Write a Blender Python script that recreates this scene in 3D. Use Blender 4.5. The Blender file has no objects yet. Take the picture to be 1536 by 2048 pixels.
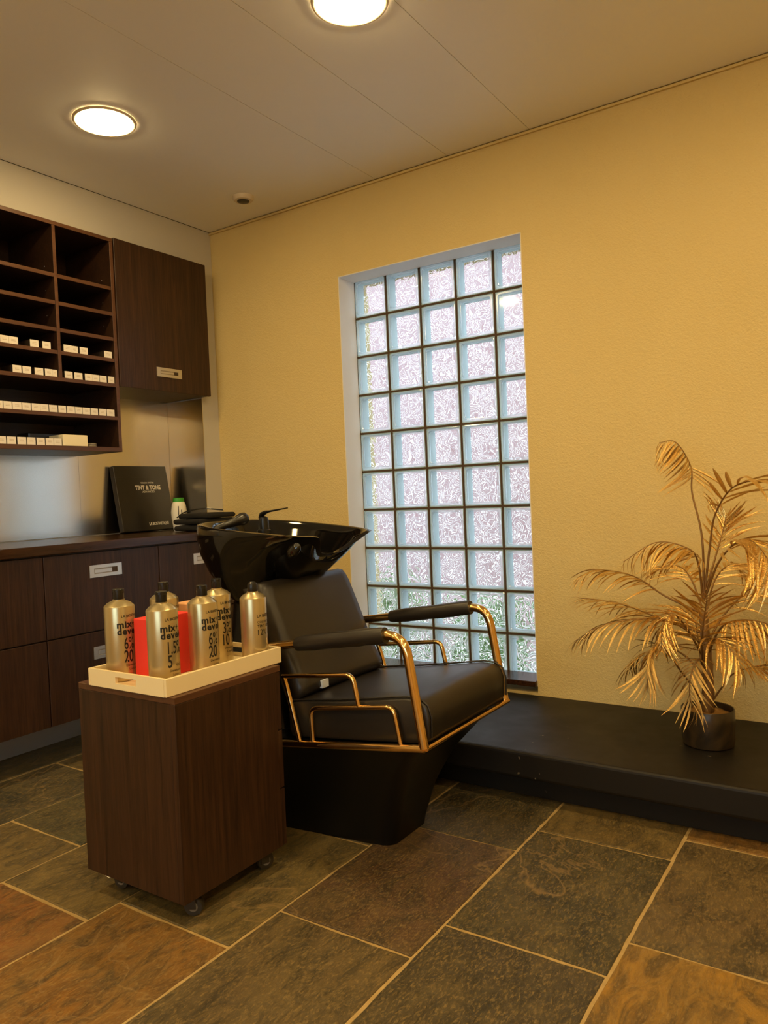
import bpy, bmesh, math, random
from mathutils import Vector, Matrix, noise
random.seed(7)
R = math.radians
scene = bpy.context.scene
COL = scene.collection

# ------------------------------------------------------------------ camera
YAW, PITCH, ROLL, FPX = R(-33.7547), R(-1.3633), R(-2.4343), 1511.77
CAMZ = 1.10
fw = Vector((math.sin(YAW)*math.cos(PITCH), math.cos(YAW)*math.cos(PITCH), math.sin(PITCH)))
rt = Vector((math.cos(YAW), -math.sin(YAW), 0)); up = rt.cross(fw)
r2 = rt*math.cos(ROLL)+up*math.sin(ROLL); u2 = -rt*math.sin(ROLL)+up*math.cos(ROLL)
cd = bpy.data.cameras.new('camera'); cam = bpy.data.objects.new('camera', cd); COL.objects.link(cam)
cd.sensor_fit = 'VERTICAL'; cd.sensor_height = 36; cd.lens = FPX/2048*36; cd.clip_start = .02
cam.matrix_world = Matrix(((r2.x, u2.x, -fw.x, 0), (r2.y, u2.y, -fw.y, 0), (r2.z, u2.z, -fw.z, CAMZ), (0, 0, 0, 1)))
scene.camera = cam

# ------------------------------------------------------------------ world, exposure
w = bpy.data.worlds.new('overcast_sky'); scene.world = w; w.use_nodes = True
bg = w.node_tree.nodes['Background']; bg.inputs[0].default_value = (.80, .90, 1.0, 1); bg.inputs[1].default_value = 4.3
vs = scene.view_settings; vs.view_transform = 'Standard'; vs.look = 'None'; vs.gamma = 1; vs.use_curve_mapping = False
vs.exposure = 0.10
LAMP_COLOR = (1.0, .71, .31); LAMP_STRENGTH = 74.0

# ------------------------------------------------------------------ node helpers
class NT:
    def __init__(s, name):
        s.m = bpy.data.materials.new(name); s.m.use_nodes = True
        s.t = s.m.node_tree; s.t.nodes.clear()
        s.out = s.n('ShaderNodeOutputMaterial')
    def n(s, typ, **kw):
        x = s.t.nodes.new(typ)
        for k, v in kw.items(): setattr(x, k, v)
        return x
    def l(s, a, b): s.t.links.new(a, b)
    def ramp(s, src, stops):
        r = s.n('ShaderNodeValToRGB'); e = r.color_ramp.elements
        while len(e) < len(stops): e.new(.5)
        for q, (p, c) in zip(e, stops):
            q.position = p; q.color = (*c, 1) if len(c) == 3 else c
        s.l(src, r.inputs[0]); return r.outputs[0]
    def coord(s, scale=(1, 1, 1), space='Object', offset=None):
        tc = s.n('ShaderNodeTexCoord'); mp = s.n('ShaderNodeMapping'); mp.inputs['Scale'].default_value = scale
        s.l(tc.outputs[space], mp.inputs[0])
        if offset is not None: s.l(offset, mp.inputs['Location'])
        return mp.outputs[0]
    def noise(s, vec, scale, detail=4, rough=.55, dist=0):
        x = s.n('ShaderNodeTexNoise'); x.inputs['Scale'].default_value = scale; x.inputs['Detail'].default_value = detail
        x.inputs['Roughness'].default_value = rough; x.inputs['Distortion'].default_value = dist
        if vec is not None: s.l(vec, x.inputs['Vector'])
        return x.outputs['Fac']
    def bump(s, h, strength, dist=.002):
        b = s.n('ShaderNodeBump'); b.inputs['Strength'].default_value = strength; b.inputs['Distance'].default_value = dist
        s.l(h, b.inputs['Height']); return b.outputs[0]
    def mix(s, fac, a, b, mode='MIX'):
        x = s.n('ShaderNodeMix', data_type='RGBA', blend_type=mode)
        for sock, v in ((x.inputs['Factor'], fac), (x.inputs['A'], a), (x.inputs['B'], b)):
            if hasattr(v, 'is_output'): s.l(v, sock)
            else: sock.default_value = (*v, 1) if isinstance(v, tuple) and len(v) == 3 else v
        return x.outputs['Result']
    def math(s, op, a, b=None):
        x = s.n('ShaderNodeMath', operation=op)
        for i, v in enumerate((a, b)):
            if v is None: continue
            if hasattr(v, 'is_output'): s.l(v, x.inputs[i])
            else: x.inputs[i].default_value = v
        return x.outputs[0]
    def bsdf(s, color=(.8, .8, .8), rough=.5, metal=0, normal=None, spec=None, coat=0, **kw):
        p = s.n('ShaderNodeBsdfPrincipled')
        for k, v in (('Base Color', color), ('Roughness', rough), ('Metallic', metal)):
            if hasattr(v, 'is_output'): s.l(v, p.inputs[k])
            else: p.inputs[k].default_value = (*v, 1) if isinstance(v, tuple) else v
        if normal is not None: s.l(normal, p.inputs['Normal'])
        if spec is not None: p.inputs['Specular IOR Level'].default_value = spec
        if coat: p.inputs['Coat Weight'].default_value = coat; p.inputs['Coat Roughness'].default_value = .06
        s.l(p.outputs[0], s.out.inputs[0]); s.p = p; return s.m

def plain(name, color, rough=.5, metal=0, **kw): return NT(name).bsdf(color, rough, metal, **kw)

M = {}
# plaster wall with fine orange-peel relief
t = NT('wall_plaster'); v = t.coord()
h = t.math('ADD', t.noise(v, 170, 3), t.math('MULTIPLY', t.noise(v, 80, 2), .8))
c = t.ramp(t.noise(v, 1.3, 3), [(.3, (.69, .535, .235)), (.7, (.73, .57, .26))])
M['wall'] = t.bsdf(c, .75, normal=t.bump(h, .8, .0032), spec=.3)
t = NT('painted_panel'); M['bulkhead'] = t.bsdf((.57, .54, .48), .34)
t = NT('ceiling_panel'); v = t.coord()
M['ceiling'] = t.bsdf(t.ramp(t.noise(v, 2, 2), [(.3, (.90, .885, .86)), (.7, (.92, .905, .88))]), .5)
M['gap'] = plain('joint_shadow_gap', (.03, .022, .015), .9)
M['reveal'] = plain('reveal_paint', (.80, .78, .74), .7)
t = NT('brushed_steel'); v = t.coord((3, 3, 160))
M['steel'] = t.bsdf((.74, .71, .65), .21, 1.0)
M['alu'] = plain('satin_aluminium', (.72, .69, .63), .34, 1.0)
M['alu_dull'] = plain('dull_aluminium', (.50, .50, .50), .45, .7)
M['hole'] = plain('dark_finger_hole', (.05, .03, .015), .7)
M['alu_in'] = plain('handle_recess', (.45, .40, .33), .5, .8)

def wood(name, scale, dark, light, rough=.42):
    t = NT(name); oi = t.n('ShaderNodeObjectInfo')
    off = t.n('ShaderNodeCombineXYZ'); 
    m = t.math('MULTIPLY', oi.outputs['Random'], 37.0)
    for i in range(3): t.l(m, off.inputs[i])
    v = t.coord(scale, offset=off.outputs[0])
    g1 = t.noise(v, 3.2, 5, .6, 1.2); g2 = t.noise(v, 11, 3, .7, .4)
    g = t.math('ADD', t.math('MULTIPLY', g1, .6), t.math('MULTIPLY', g2, .4))
    c = t.ramp(g, [(.34, dark), (.5, tuple((a+b)/2 for a, b in zip(dark, light))), (.64, light)])
    return t.bsdf(c, rough, normal=t.bump(g, .35, .0015), spec=.4)
DK, LT = (.0155, .0060, .0028), (.058, .0235, .0095)
M['wood_z'] = wood('wenge_vertical_grain', (15, 15, .6), DK, LT)
M['wood_y'] = wood('wenge_grain_along_wall', (9, .55, 9), DK, LT, .26)
M['wood_edge'] = wood('wenge_edge_band', (6, .6, 6), (.075, .030, .013), (.12, .052, .024), .4)
M['wood_in'] = wood('wenge_carcass_inside', (9, .6, 9), (.020, .009, .005), (.045, .020, .010), .4)

# slate tile: tint from object colour
t = NT('slate_tile'); oi = t.n('ShaderNodeObjectInfo'); tc = t.n('ShaderNodeTexCoord')
mp = t.n('ShaderNodeMapping'); t.l(tc.outputs['Object'], mp.inputs[0])
cx = t.n('ShaderNodeCombineXYZ'); rz = t.math('MULTIPLY', oi.outputs['Random'], 50.0)
for i in range(3): t.l(rz, cx.inputs[i])
t.l(cx.outputs[0], mp.inputs['Location'])
mp2 = t.n('ShaderNodeMapping'); t.l(mp.outputs[0], mp2.inputs[0]); mp2.inputs['Scale'].default_value = (2.4, 1, 1)
t.l(t.math('MULTIPLY', oi.outputs['Random'], 3.0), mp2.inputs['Rotation']) if False else None
big = t.noise(mp.outputs[0], 3.0, 4, .6, 1.2); fine = t.noise(mp2.outputs[0], 70, 8, .78, .4); mid = t.noise(mp2.outputs[0], 8, 7, .70, 1.0)
base = t.mix(t.ramp(big, [(.35, (0, 0, 0)), (.68, (1, 1, 1))]), oi.outputs['Color'], t.mix(.5, oi.outputs['Color'], (.20, .145, .055)))
base = t.mix(t.math('MULTIPLY', t.ramp(mid, [(.38, (1, 1, 1)), (.58, (0, 0, 0))]), .66), base, (.024, .023, .016))
base = t.mix(t.math('MULTIPLY', t.ramp(fine, [(.50, (0, 0, 0)), (.64, (1, 1, 1))]), .60), base, (.40, .27, .095))
vein = t.n('ShaderNodeTexNoise'); t.l(mp.outputs[0], vein.inputs['Vector']); vein.inputs['Scale'].default_value = 2.2; vein.inputs['Detail'].default_value = 5; vein.inputs['Distortion'].default_value = .6
vl = t.ramp(t.math('ABSOLUTE', t.math('SUBTRACT', vein.outputs['Fac'], .62)), [(0, (1, 1, 1)), (.006, (0, 0, 0))])
base = t.mix(t.math('MULTIPLY', vl, .55), base, (.36, .23, .09))
hh = t.math('ADD', t.math('ADD', t.math('MULTIPLY', fine, .45), mid), t.math('MULTIPLY', big, 1.2))
M['slate'] = t.bsdf(base, t.ramp(fine, [(.3, (.33,)*3), (.7, (.55,)*3)]), normal=t.bump(hh, 1.0, .007), spec=.5)
t = NT('tan_grout'); v = t.coord(); M['grout'] = t.bsdf(t.ramp(t.noise(v, 30, 4), [(.3, (.36, .245, .095)), (.7, (.48, .335, .14))]), .85, normal=t.bump(t.noise(v, 90, 3), .5, .003))

# black painted platform with pale paint chips
t = NT('black_platform_paint'); v = t.coord(); vo = t.n('ShaderNodeTexVoronoi'); vo.inputs['Scale'].default_value = 26
wv = t.n('ShaderNodeTexNoise'); wv.inputs['Scale'].default_value = 60; t.l(v, wv.inputs['Vector'])
mv = t.n('ShaderNodeVectorMath', operation='MULTIPLY_ADD'); t.l(wv.outputs['Color'], mv.inputs[0]); mv.inputs[1].default_value = (.03, .03, .03); t.l(v, mv.inputs[2])
t.l(mv.outputs[0], vo.inputs['Vector'])
near = t.ramp(vo.outputs['Distance'], [(.09, (1, 1, 1)), (.13, (0, 0, 0))])
sel = t.ramp(t.noise(v, 4.2, 2), [(.60, (0, 0, 0)), (.66, (1, 1, 1))])
M['platform'] = t.bsdf(t.mix(t.math('MULTIPLY', near, sel), (.0115, .009, .0065), (.42, .33, .2)), t.ramp(t.noise(v, 8, 3), [(.3, (.44,)*3), (.7, (.54,)*3)]), spec=.28)
t = NT('black_leatherette'); v = t.coord()
M['leather'] = t.bsdf((.019, .0155, .0125), .36, normal=t.bump(t.noise(v, 260, 2), .12, .001), spec=.5)
M['piping'] = plain('black_piping', (.010, .008, .007), .5)
M['gold_tube'] = plain('rose_gold_chrome', (.80, .53, .22), .15, 1.0)
M['gloss_black'] = plain('black_ceramic_gloss', (.0035, .0033, .0033), .07, spec=.6)
M['satin_black'] = plain('satin_black_shell', (.0038, .0034, .003), .30, spec=.32)
M['black_plastic'] = plain('black_plastic', (.009, .008, .007), .3)
M['rubber'] = plain('dark_rubber', (.02, .017, .014), .6)
M['wheel_grey'] = plain('grey_wheel_plastic', (.20, .17, .13), .4)
M['wheel_dark'] = plain('dark_wheel_plastic', (.035, .028, .02), .4)
M['towel'] = NT('black_towel'); v = M['towel'].coord(); M['towel'] = M['towel'].bsdf((.012, .010, .008), .95, normal=M['towel'].bump(M['towel'].noise(v, 300, 2), .6, .002))
M['silver_bottle'] = plain('champagne_plastic', (.58, .48, .27), .28, .78)
M['ink'] = plain('black_ink', (.008, .007, .007), .5)
M['ink_red'] = plain('orange_ink', (.75, .16, .07), .5)
M['tray'] = plain('cream_lacquer', (.88, .74, .45), .4)
M['red_card'] = plain('coral_red_card', (.85, .045, .03), .5)
M['peach_card'] = plain('peach_card', (.85, .45, .22), .5)
M['cream_card'] = plain('cream_card', (.90, .80, .55), .55)
M['black_card'] = plain('black_coated_card', (.012, .009, .007), .28)
M['print_white'] = plain('white_print', (.85, .80, .70), .5)
M['white_plastic'] = plain('white_plastic', (.86, .82, .70), .35)
M['green_plastic'] = plain('green_cap_plastic', (.05, .36, .03), .4)
M['tag'] = plain('pale_tag', (.62, .68, .78), .5)
# small carton with a greyish two-line print on its front
t = NT('small_white_carton'); tc = t.n('ShaderNodeTexCoord'); sp = t.n('ShaderNodeSeparateXYZ'); t.l(tc.outputs['Generated'], sp.inputs[0])
def band(val, a, b): return t.math('MULTIPLY', t.math('GREATER_THAN', val, a), t.math('LESS_THAN', val, b))
msk = t.math('MULTIPLY', band(sp.outputs[1], .26, .74), t.math('ADD', band(sp.outputs[2], .42, .50), band(sp.outputs[2], .60, .66)))
tv = t.coord((1, 260, 260)); msk = t.math('MULTIPLY', msk, t.ramp(t.noise(tv, 1.5, 2), [(.4, (0, 0, 0)), (.55, (1, 1, 1))]))
M['carton'] = t.bsdf(t.mix(msk, (.84, .78, .70), (.42, .30, .18)), .5)
M['carton_side'] = plain('dark_printed_card', (.035, .022, .014), .5)
# gold foil leaves
t = NT('gold_foil_leaf'); v = t.coord((1, 40, 1)); nn = t.noise(v, 30, 3)
M['gold_leaf'] = t.bsdf(t.ramp(nn, [(.3, (.66, .40, .11)), (.7, (1.0, .72, .28))]), t.ramp(nn, [(.3, (.18,)*3), (.7, (.34,)*3)]), .95, normal=t.bump(nn, .4, .003))
M['gold_stalk'] = plain('bronze_stalk', (.26, .14, .045), .4, .6)
t = NT('dark_pot_glaze'); v = t.coord(); M['pot'] = t.bsdf(t.ramp(t.noise(v, 9, 3, .5, 1.5), [(.35, (.018, .013, .008)), (.75, (.075, .045, .018))]), .3)
M['soil'] = plain('gold_moss', (.40, .23, .07), .7, .3)
t = NT('fibrous_trunk'); v = t.coord((1, 1, .2)); M['trunk'] = t.bsdf(t.ramp(t.noise(v, 60, 4), [(.3, (.10, .05, .018)), (.7, (.42, .24, .08))]), .5, .4)
# lamp
t = NT('lamp_diffuser'); e = t.n('ShaderNodeEmission'); e.inputs[0].default_value = (*LAMP_COLOR, 1); e.inputs[1].default_value = LAMP_STRENGTH; t.l(e.outputs[0], t.out.inputs[0]); M['lamp'] = t.m
M['lamp_ring'] = plain('lamp_ring_cream', (.70, .60, .45), .4)
# glass block
t = NT('block_front_glass'); tr = t.n('ShaderNodeBsdfTransparent'); tr.inputs[0].default_value = (.90, .985, .985, 1)
gl = t.n('ShaderNodeBsdfGlossy'); gl.inputs['Roughness'].default_value = .06; gl.inputs[0].default_value = (.9, .97, 1, 1)
fr = t.n('ShaderNodeFresnel'); fr.inputs[0].default_value = 1.35; mx = t.n('ShaderNodeMixShader'); t.l(fr.outputs[0], mx.inputs[0]); t.l(tr.outputs[0], mx.inputs[1]); t.l(gl.outputs[0], mx.inputs[2]); t.l(mx.outputs[0], t.out.inputs[0]); M['glass_front'] = t.m
t = NT('block_rim_glass'); tr = t.n('ShaderNodeBsdfTransparent'); tr.inputs[0].default_value = (.92, .98, .99, 1)
gl = t.n('ShaderNodeBsdfGlossy'); gl.inputs['Roughness'].default_value = .12; tl = t.n('ShaderNodeBsdfTranslucent'); tl.inputs[0].default_value = (.78, .93, .95, 1)
m1 = t.n('ShaderNodeMixShader'); m1.inputs[0].default_value = .35; t.l(tr.outputs[0], m1.inputs[1]); t.l(tl.outputs[0], m1.inputs[2])
m2 = t.n('ShaderNodeMixShader'); m2.inputs[0].default_value = .08; t.l(m1.outputs[0], m2.inputs[1]); t.l(gl.outputs[0], m2.inputs[2]); t.l(m2.outputs[0], t.out.inputs[0]); M['glass_rim'] = t.m
t = NT('block_side_glass'); df = t.n('ShaderNodeBsdfDiffuse'); df.inputs[0].default_value = (.80, .94, .96, 1); tl = t.n('ShaderNodeBsdfTranslucent'); tl.inputs[0].default_value = (.8, .94, .96, 1)
m1 = t.n('ShaderNodeMixShader'); m1.inputs[0].default_value = .35; t.l(df.outputs[0], m1.inputs[1]); t.l(tl.outputs[0], m1.inputs[2]); t.l(m1.outputs[0], t.out.inputs[0]); M['glass_side'] = t.m
t = NT('block_wavy_glass'); oi = t.n('ShaderNodeObjectInfo'); cx = t.n('ShaderNodeCombineXYZ'); rz = t.math('MULTIPLY', oi.outputs['Random'], 90.0)
for i in range(3): t.l(rz, cx.inputs[i])
v = t.coord(offset=cx.outputs[0]); hgt = t.noise(v, 17, 1.0, .45, 1.6)
rf = t.n('ShaderNodeBsdfRefraction'); rf.inputs['IOR'].default_value = 1.45; rf.inputs['Roughness'].default_value = .0; rf.inputs[0].default_value = (.60, .59, .63, 1)
t.l(t.bump(hgt, 1.0, .012), rf.inputs['Normal'])
# pressed ridges: light they focus painted as white translucent lines along the relief
ridge = t.math('ABSOLUTE', t.math('SINE', t.math('MULTIPLY', hgt, 27.0)))
fac = t.ramp(ridge, [(0, (.95,)*3), (.20, (.80,)*3), (.42, (.06,)*3), (1, (.02,)*3)])
tl = t.n('ShaderNodeBsdfTranslucent'); tl.inputs[0].default_value = (.97, .97, .98, 1); m1 = t.n('ShaderNodeMixShader'); t.l(fac, m1.inputs[0])
t.l(rf.outputs[0], m1.inputs[1]); t.l(tl.outputs[0], m1.inputs[2]); t.l(m1.outputs[0], t.out.inputs[0]); M['glass_wavy'] = t.m
M['mortar'] = plain('brown_mortar', (.07, .042, .02), .8)
# outdoors
t = NT('neighbour_brick'); v = t.coord(); br = t.n('ShaderNodeTexBrick'); t.l(t.coord((1, 1, 1)), br.inputs['Vector'])
sp = t.n('ShaderNodeSeparateXYZ'); t.l(v, sp.inputs[0]); cb = t.n('ShaderNodeCombineXYZ'); t.l(sp.outputs[0], cb.inputs[0]); t.l(sp.outputs[2], cb.inputs[1]); t.l(cb.outputs[0], br.inputs['Vector'])
br.inputs['Scale'].default_value = 4; br.inputs['Color1'].default_value = (.46, .27, .27, 1); br.inputs['Color2'].default_value = (.54, .35, .36, 1); br.inputs['Mortar'].default_value = (.72, .68, .68, 1)
M['brick'] = t.bsdf(br.outputs[0], .85)
M['paving'] = plain('outdoor_paving', (.40, .38, .36), .9)
M['leaf_green'] = plain('shrub_leaf', (.22, .42, .13), .55)
M['clear_film'] = NT('clear_plastic_film'); t = M['clear_film']; tr = t.n('ShaderNodeBsdfTransparent'); gl = t.n('ShaderNodeBsdfGlossy'); gl.inputs['Roughness'].default_value = .15; m1 = t.n('ShaderNodeMixShader'); m1.inputs[0].default_value = .25
t.l(tr.outputs[0], m1.inputs[1]); t.l(gl.outputs[0], m1.inputs[2]); t.l(m1.outputs[0], t.out.inputs[0]); M['clear_film'] = t.m

# ------------------------------------------------------------------ mesh helpers
def bm_new(): return bmesh.new()
def box(bm, a, b, bev=0, seg=2):
    """axis box from corner a to corner b"""
    r = bmesh.ops.create_cube(bm, size=1); vs_ = r['verts']
    a, b = Vector(a), Vector(b); c = (a+b)/2; d = b-a
    for q in vs_: q.co = Vector((c.x+q.co.x*d.x, c.y+q.co.y*d.y, c.z+q.co.z*d.z))
    if bev:
        es = list({e for q in vs_ for e in q.link_edges})
        bmesh.ops.bevel(bm, geom=es, offset=bev, segments=seg, affect='EDGES', profile=.5)
    return vs_
def make(name, bm, mat, parent=None, smooth=False, loc=None):
    bmesh.ops.recalc_face_normals(bm, faces=bm.faces)
    me = bpy.data.meshes.new(name); bm.to_mesh(me); bm.free()
    for m in (mat if isinstance(mat, (list, tuple)) else [mat]): me.materials.append(M[m])
    if smooth:
        for p in me.polygons: p.use_smooth = True
    return link(name, me, parent, loc)
def link(name, me, parent=None, loc=None):
    o = bpy.data.objects.new(name, me); COL.objects.link(o)
    if loc is not None: o.location = loc
    if parent is not None: o.parent = parent
    return o
def smooth_angle(o, ang=35):
    me = o.data
    for p in me.polygons: p.use_smooth = True
    b = bmesh.new(); b.from_mesh(me)
    for e in b.edges:
        if len(e.link_faces) == 2 and e.calc_face_angle(0) > R(ang): e.smooth = False
    b.to_mesh(me); b.free(); return o
def empty(name, loc=(0, 0, 0)):
    o = bpy.data.objects.new(name, None); COL.objects.link(o); o.location = loc; o.empty_display_size = .05; return o
def tag(o, label, cat, group=None):
    o['label'] = label; o['category'] = cat
    if group: o['group'] = group
    return o
def struct(o, label=None, cat=None):
    o['kind'] = 'structure'
    if label: o['label'] = label
    if cat: o['category'] = cat
    return o
def child_box(name, a, b, mat, parent, bev=0, seg=2):
    """box in world coordinates parented to an empty/mesh at parent's location"""
    p = world_of(parent); bm = bm_new(); c = (Vector(a)+Vector(b))/2
    box(bm, Vector(a)-c, Vector(b)-c, bev, seg)
    return make(name, bm, mat, parent, loc=c-p)
def world_of(o):
    v = Vector((0, 0, 0))
    while o is not None: v += o.location; o = o.parent
    return v
def tube(bm, pts, rad, n=10, caps=True):
    pts = [Vector(p) for p in pts]; rings = []
    ref = Vector((0, 0, 1))
    d0 = (pts[1]-pts[0]).normalized()
    if abs(d0.dot(ref)) > .9: ref = Vector((0, 1, 0))
    u = d0.cross(ref).normalized()
    for i, p in enumerate(pts):
        d = (pts[min(i+1, len(pts)-1)]-pts[max(i-1, 0)]).normalized()
        u = (u-d*u.dot(d)).normalized(); vv = d.cross(u)
        r = rad[i] if isinstance(rad, (list, tuple)) else rad
        rings.append([bm.verts.new(p+(u*math.cos(a)+vv*math.sin(a))*r) for a in [2*math.pi*k/n for k in range(n)]])
    for a, b in zip(rings, rings[1:]):
        for k in range(n): bm.faces.new((a[k], a[(k+1) % n], b[(k+1) % n], b[k]))
    if caps: bm.faces.new(rings[0][::-1]); bm.faces.new(rings[-1])
def fillet(pts, rad, n=6):
    """round the inner corners of a polyline"""
    pts = [Vector(p) for p in pts]; out = [pts[0]]
    for i in range(1, len(pts)-1):
        p = pts[i]; a = (pts[i-1]-p); b = (pts[i+1]-p); r = rad if not isinstance(rad, (list, tuple)) else rad[i-1]
        ang = a.angle(b); tl_ = min(r/math.tan(ang/2), a.length*.48, b.length*.48)
        p0 = p+a.normalized()*tl_; p1 = p+b.normalized()*tl_
        for k in range(n+1):
            s = k/n; out.append(p0*(1-s)**2+p*2*s*(1-s)+p1*s*s)
    out.append(pts[-1]); return out
def tube_obj(name, pts, rad, mat, parent, n=10):
    p = world_of(parent) if parent is not None else Vector((0, 0, 0))
    bm = bm_new(); tube(bm, [Vector(q)-p for q in pts], rad, n); return smooth_angle(make(name, bm, mat, parent), 50)
def lathe(bm, prof, n=32, c=(0, 0, 0), mod=None):
    rings = []
    for j, (r, z) in enumerate(prof):
        ring = []
        for k in range(n):
            a = 2*math.pi*k/n; rr = r*(mod(j, a) if mod else 1)
            ring.append(bm.verts.new((c[0]+rr*math.cos(a), c[1]+rr*math.sin(a), c[2]+z)))
        rings.append(ring)
    for a, b in zip(rings, rings[1:]):
        for k in range(n): bm.faces.new((a[k], a[(k+1) % n], b[(k+1) % n], b[k]))
    bm.faces.new(rings[0][::-1]); bm.faces.new(rings[-1])
def text_data(body, size, bold=0.0, xs=1.0, shear=0, spacing=1.0):
    """flat text outline as (verts, faces), centred on x, baseline at y=0"""
    cu = bpy.data.curves.new('lettering', 'FONT'); cu.body = body; cu.size = size; cu.offset = bold*size; cu.align_x = 'CENTER'; cu.space_character = spacing; cu.resolution_u = 3
    ob = bpy.data.objects.new('lettering', cu); COL.objects.link(ob)
    dg = bpy.context.evaluated_depsgraph_get(); me = ob.evaluated_get(dg).to_mesh()
    vv = [(p.co.x*xs, p.co.y) for p in me.vertices]; ff = [tuple(p.vertices) for p in me.polygons]
    ob.evaluated_get(dg).to_mesh_clear(); bpy.data.objects.remove(ob); bpy.data.curves.remove(cu)
    return vv, ff
def mesh_from(name, verts, faces, mat):
    me = bpy.data.meshes.new(name); me.from_pydata([tuple(q) for q in verts], [], faces); me.materials.append(M[mat]); me.update(); return me

# ------------------------------------------------------------------ room shell
YW, XP, XN, ZC = 3.122, -3.205, -3.495, 2.636
X1, Y0 = 2.6, -2.8
OX0, OX1, OZ0, OZ1, YG = -2.308, -1.308, .222, 2.215, 3.255

bm = bm_new(); box(bm, (-3.9, Y0-.2, -.25), (X1+.2, 3.5, -.0035)); floor = struct(make('floor', bm, 'grout'))
bm = bm_new()
for a, b in (((-3.9, YW, -.2), (OX0, 3.42, 2.9)), ((OX1, YW, -.2), (X1+.2, 3.42, 2.9)), ((OX0, YW, -.2), (OX1, 3.42, OZ0-.03)), ((OX0, YW, OZ1), (OX1, 3.42, 2.9))): box(bm, a, b)
wall_back = struct(make('wall_back', bm, 'wall'))
bm = bm_new(); box(bm, (-3.9, Y0-.2, -.2), (-3.5, 3.42, 2.9)); wall_left = struct(make('wall_left', bm, 'bulkhead'))
bm = bm_new(); box(bm, (-3.5, 3.0, 0), (XP, YW-.001, ZC)); pil = make('pilaster', bm, 'bulkhead', wall_left)
bm = bm_new(); box(bm, (-3.5, Y0, 2.412), (XP, 3.0, ZC)); make('bulkhead', bm, 'bulkhead', wall_left)
bm = bm_new(); box(bm, (-3.4995, 2.3955, .95), (XN, 2.999, 1.70)); make('backsplash_panel', bm, 'steel', wall_left)
bm = bm_new(); box(bm, (-3.4995, .55, .95), (XN, 2.3945, 1.70)); make('backsplash_panel', bm, 'steel', wall_left)
bm = bm_new(); box(bm, (XN+.001, 2.997, .95), (XP+.001, 2.9999, 1.68)); make('side_panel', bm, 'steel', wall_left)
bm = bm_new(); box(bm, (X1, Y0-.2, -.2), (X1+.2, 3.42, 2.9)); struct(make('wall_right', bm, 'wall'))
bm = bm_new(); SX0, SX1, SZ0, SZ1 = -1.5, 1.4, .75, 1.90   # unseen window added behind the camera for daylight fill
for a_, b_ in (((-3.9, Y0-.2, -.2), (SX0, Y0, 2.9)), ((SX1, Y0-.2, -.2), (X1+.2, Y0, 2.9)), ((SX0, Y0-.2, -.2), (SX1, Y0, SZ0)), ((SX0, Y0-.2, SZ1), (SX1, Y0, 2.9))): box(bm, a_, b_)
struct(make('wall_front', bm, 'wall'))
w2 = struct(empty('added_fill_window', (0, Y0-.1, SZ0)))
for xa in (SX0, -.03-.77, .03+.72, SX1-.06): child_box('frame_post', (xa, Y0-.13, SZ0), (xa+.06, Y0-.07, SZ1), 'wood_in', w2)
for za in (SZ0, SZ1-.06): child_box('frame_rail', (SX0+.06, Y0-.13, za), (SX1-.06, Y0-.07, za+.06), 'wood_in', w2)
for xa, xb in ((SX0+.06, -.80), (-.74, .75), (.81, SX1-.06)): child_box('pane', (xa, Y0-.104, SZ0+.06), (xb, Y0-.096, SZ1-.06), 'glass_front', w2)
bm = bm_new(); box(bm, (-3.9, Y0-.2, ZC+.012), (X1+.2, 3.42, 2.95)); ceiling = struct(make('ceiling', bm, 'gap'))
edges = [-3.2, -2.047, -1.647, -1.247, X1]
for i in range(len(edges)-1):
    bm = bm_new(); box(bm, (edges[i]+.0012, Y0, ZC), (edges[i+1]-.0012, YW-.010, ZC+.0115)); make('ceiling_plank', bm, 'ceiling', ceiling)
bm = bm_new(); box(bm, (XP, YW-.012, ZC-.014), (X1, YW-.0005, ZC-.004)); struct(make('trim_1', bm, 'wall'))

# slate tiles laid in rows along the wall direction
PX = [.68, .27, -.137, -.547, -.965, -1.378, -1.800, -2.21, -2.611, -3.02, -3.43]
YO = [1.95, 2.1, 1.79, 1.640, 1.480, 1.291, 1.189, 1.449, 1.884, 1.60]
TINT = {'grey': (.082, .066, .034), 'green': (.072, .066, .032), 'tan': (.145, .105, .042), 'rust': (.34, .13, .020), 'orange': (.50, .23, .03), 'brown': (.115, .066, .032), 'dark': (.050, .045, .028), 'gold': (.19, .13, .042)}
special = {}
def tint_of(row, k):
    return special.get((row, k)) or random.choice(['grey', 'grey', 'green', 'tan', 'dark', 'brown', 'gold'])
special.update({(2, 0): 'tan', (2, -1): 'orange', (3, 0): 'green', (3, -1): 'dark', (3, 1): 'gold', (4, 0): 'brown', (4, 1): 'dark', (4, -1): 'tan', (5, 0): 'gold', (5, -1): 'rust', (5, 1): 'grey', (6, 0): 'gold', (6, -1): 'rust', (7, -1): 'gold', (6, 1): 'dark', (7, 0): 'green', (8, 0): 'tan', (8, -1): 'dark', (9, 0): 'tan', (2, 1): 'rust'})
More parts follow.
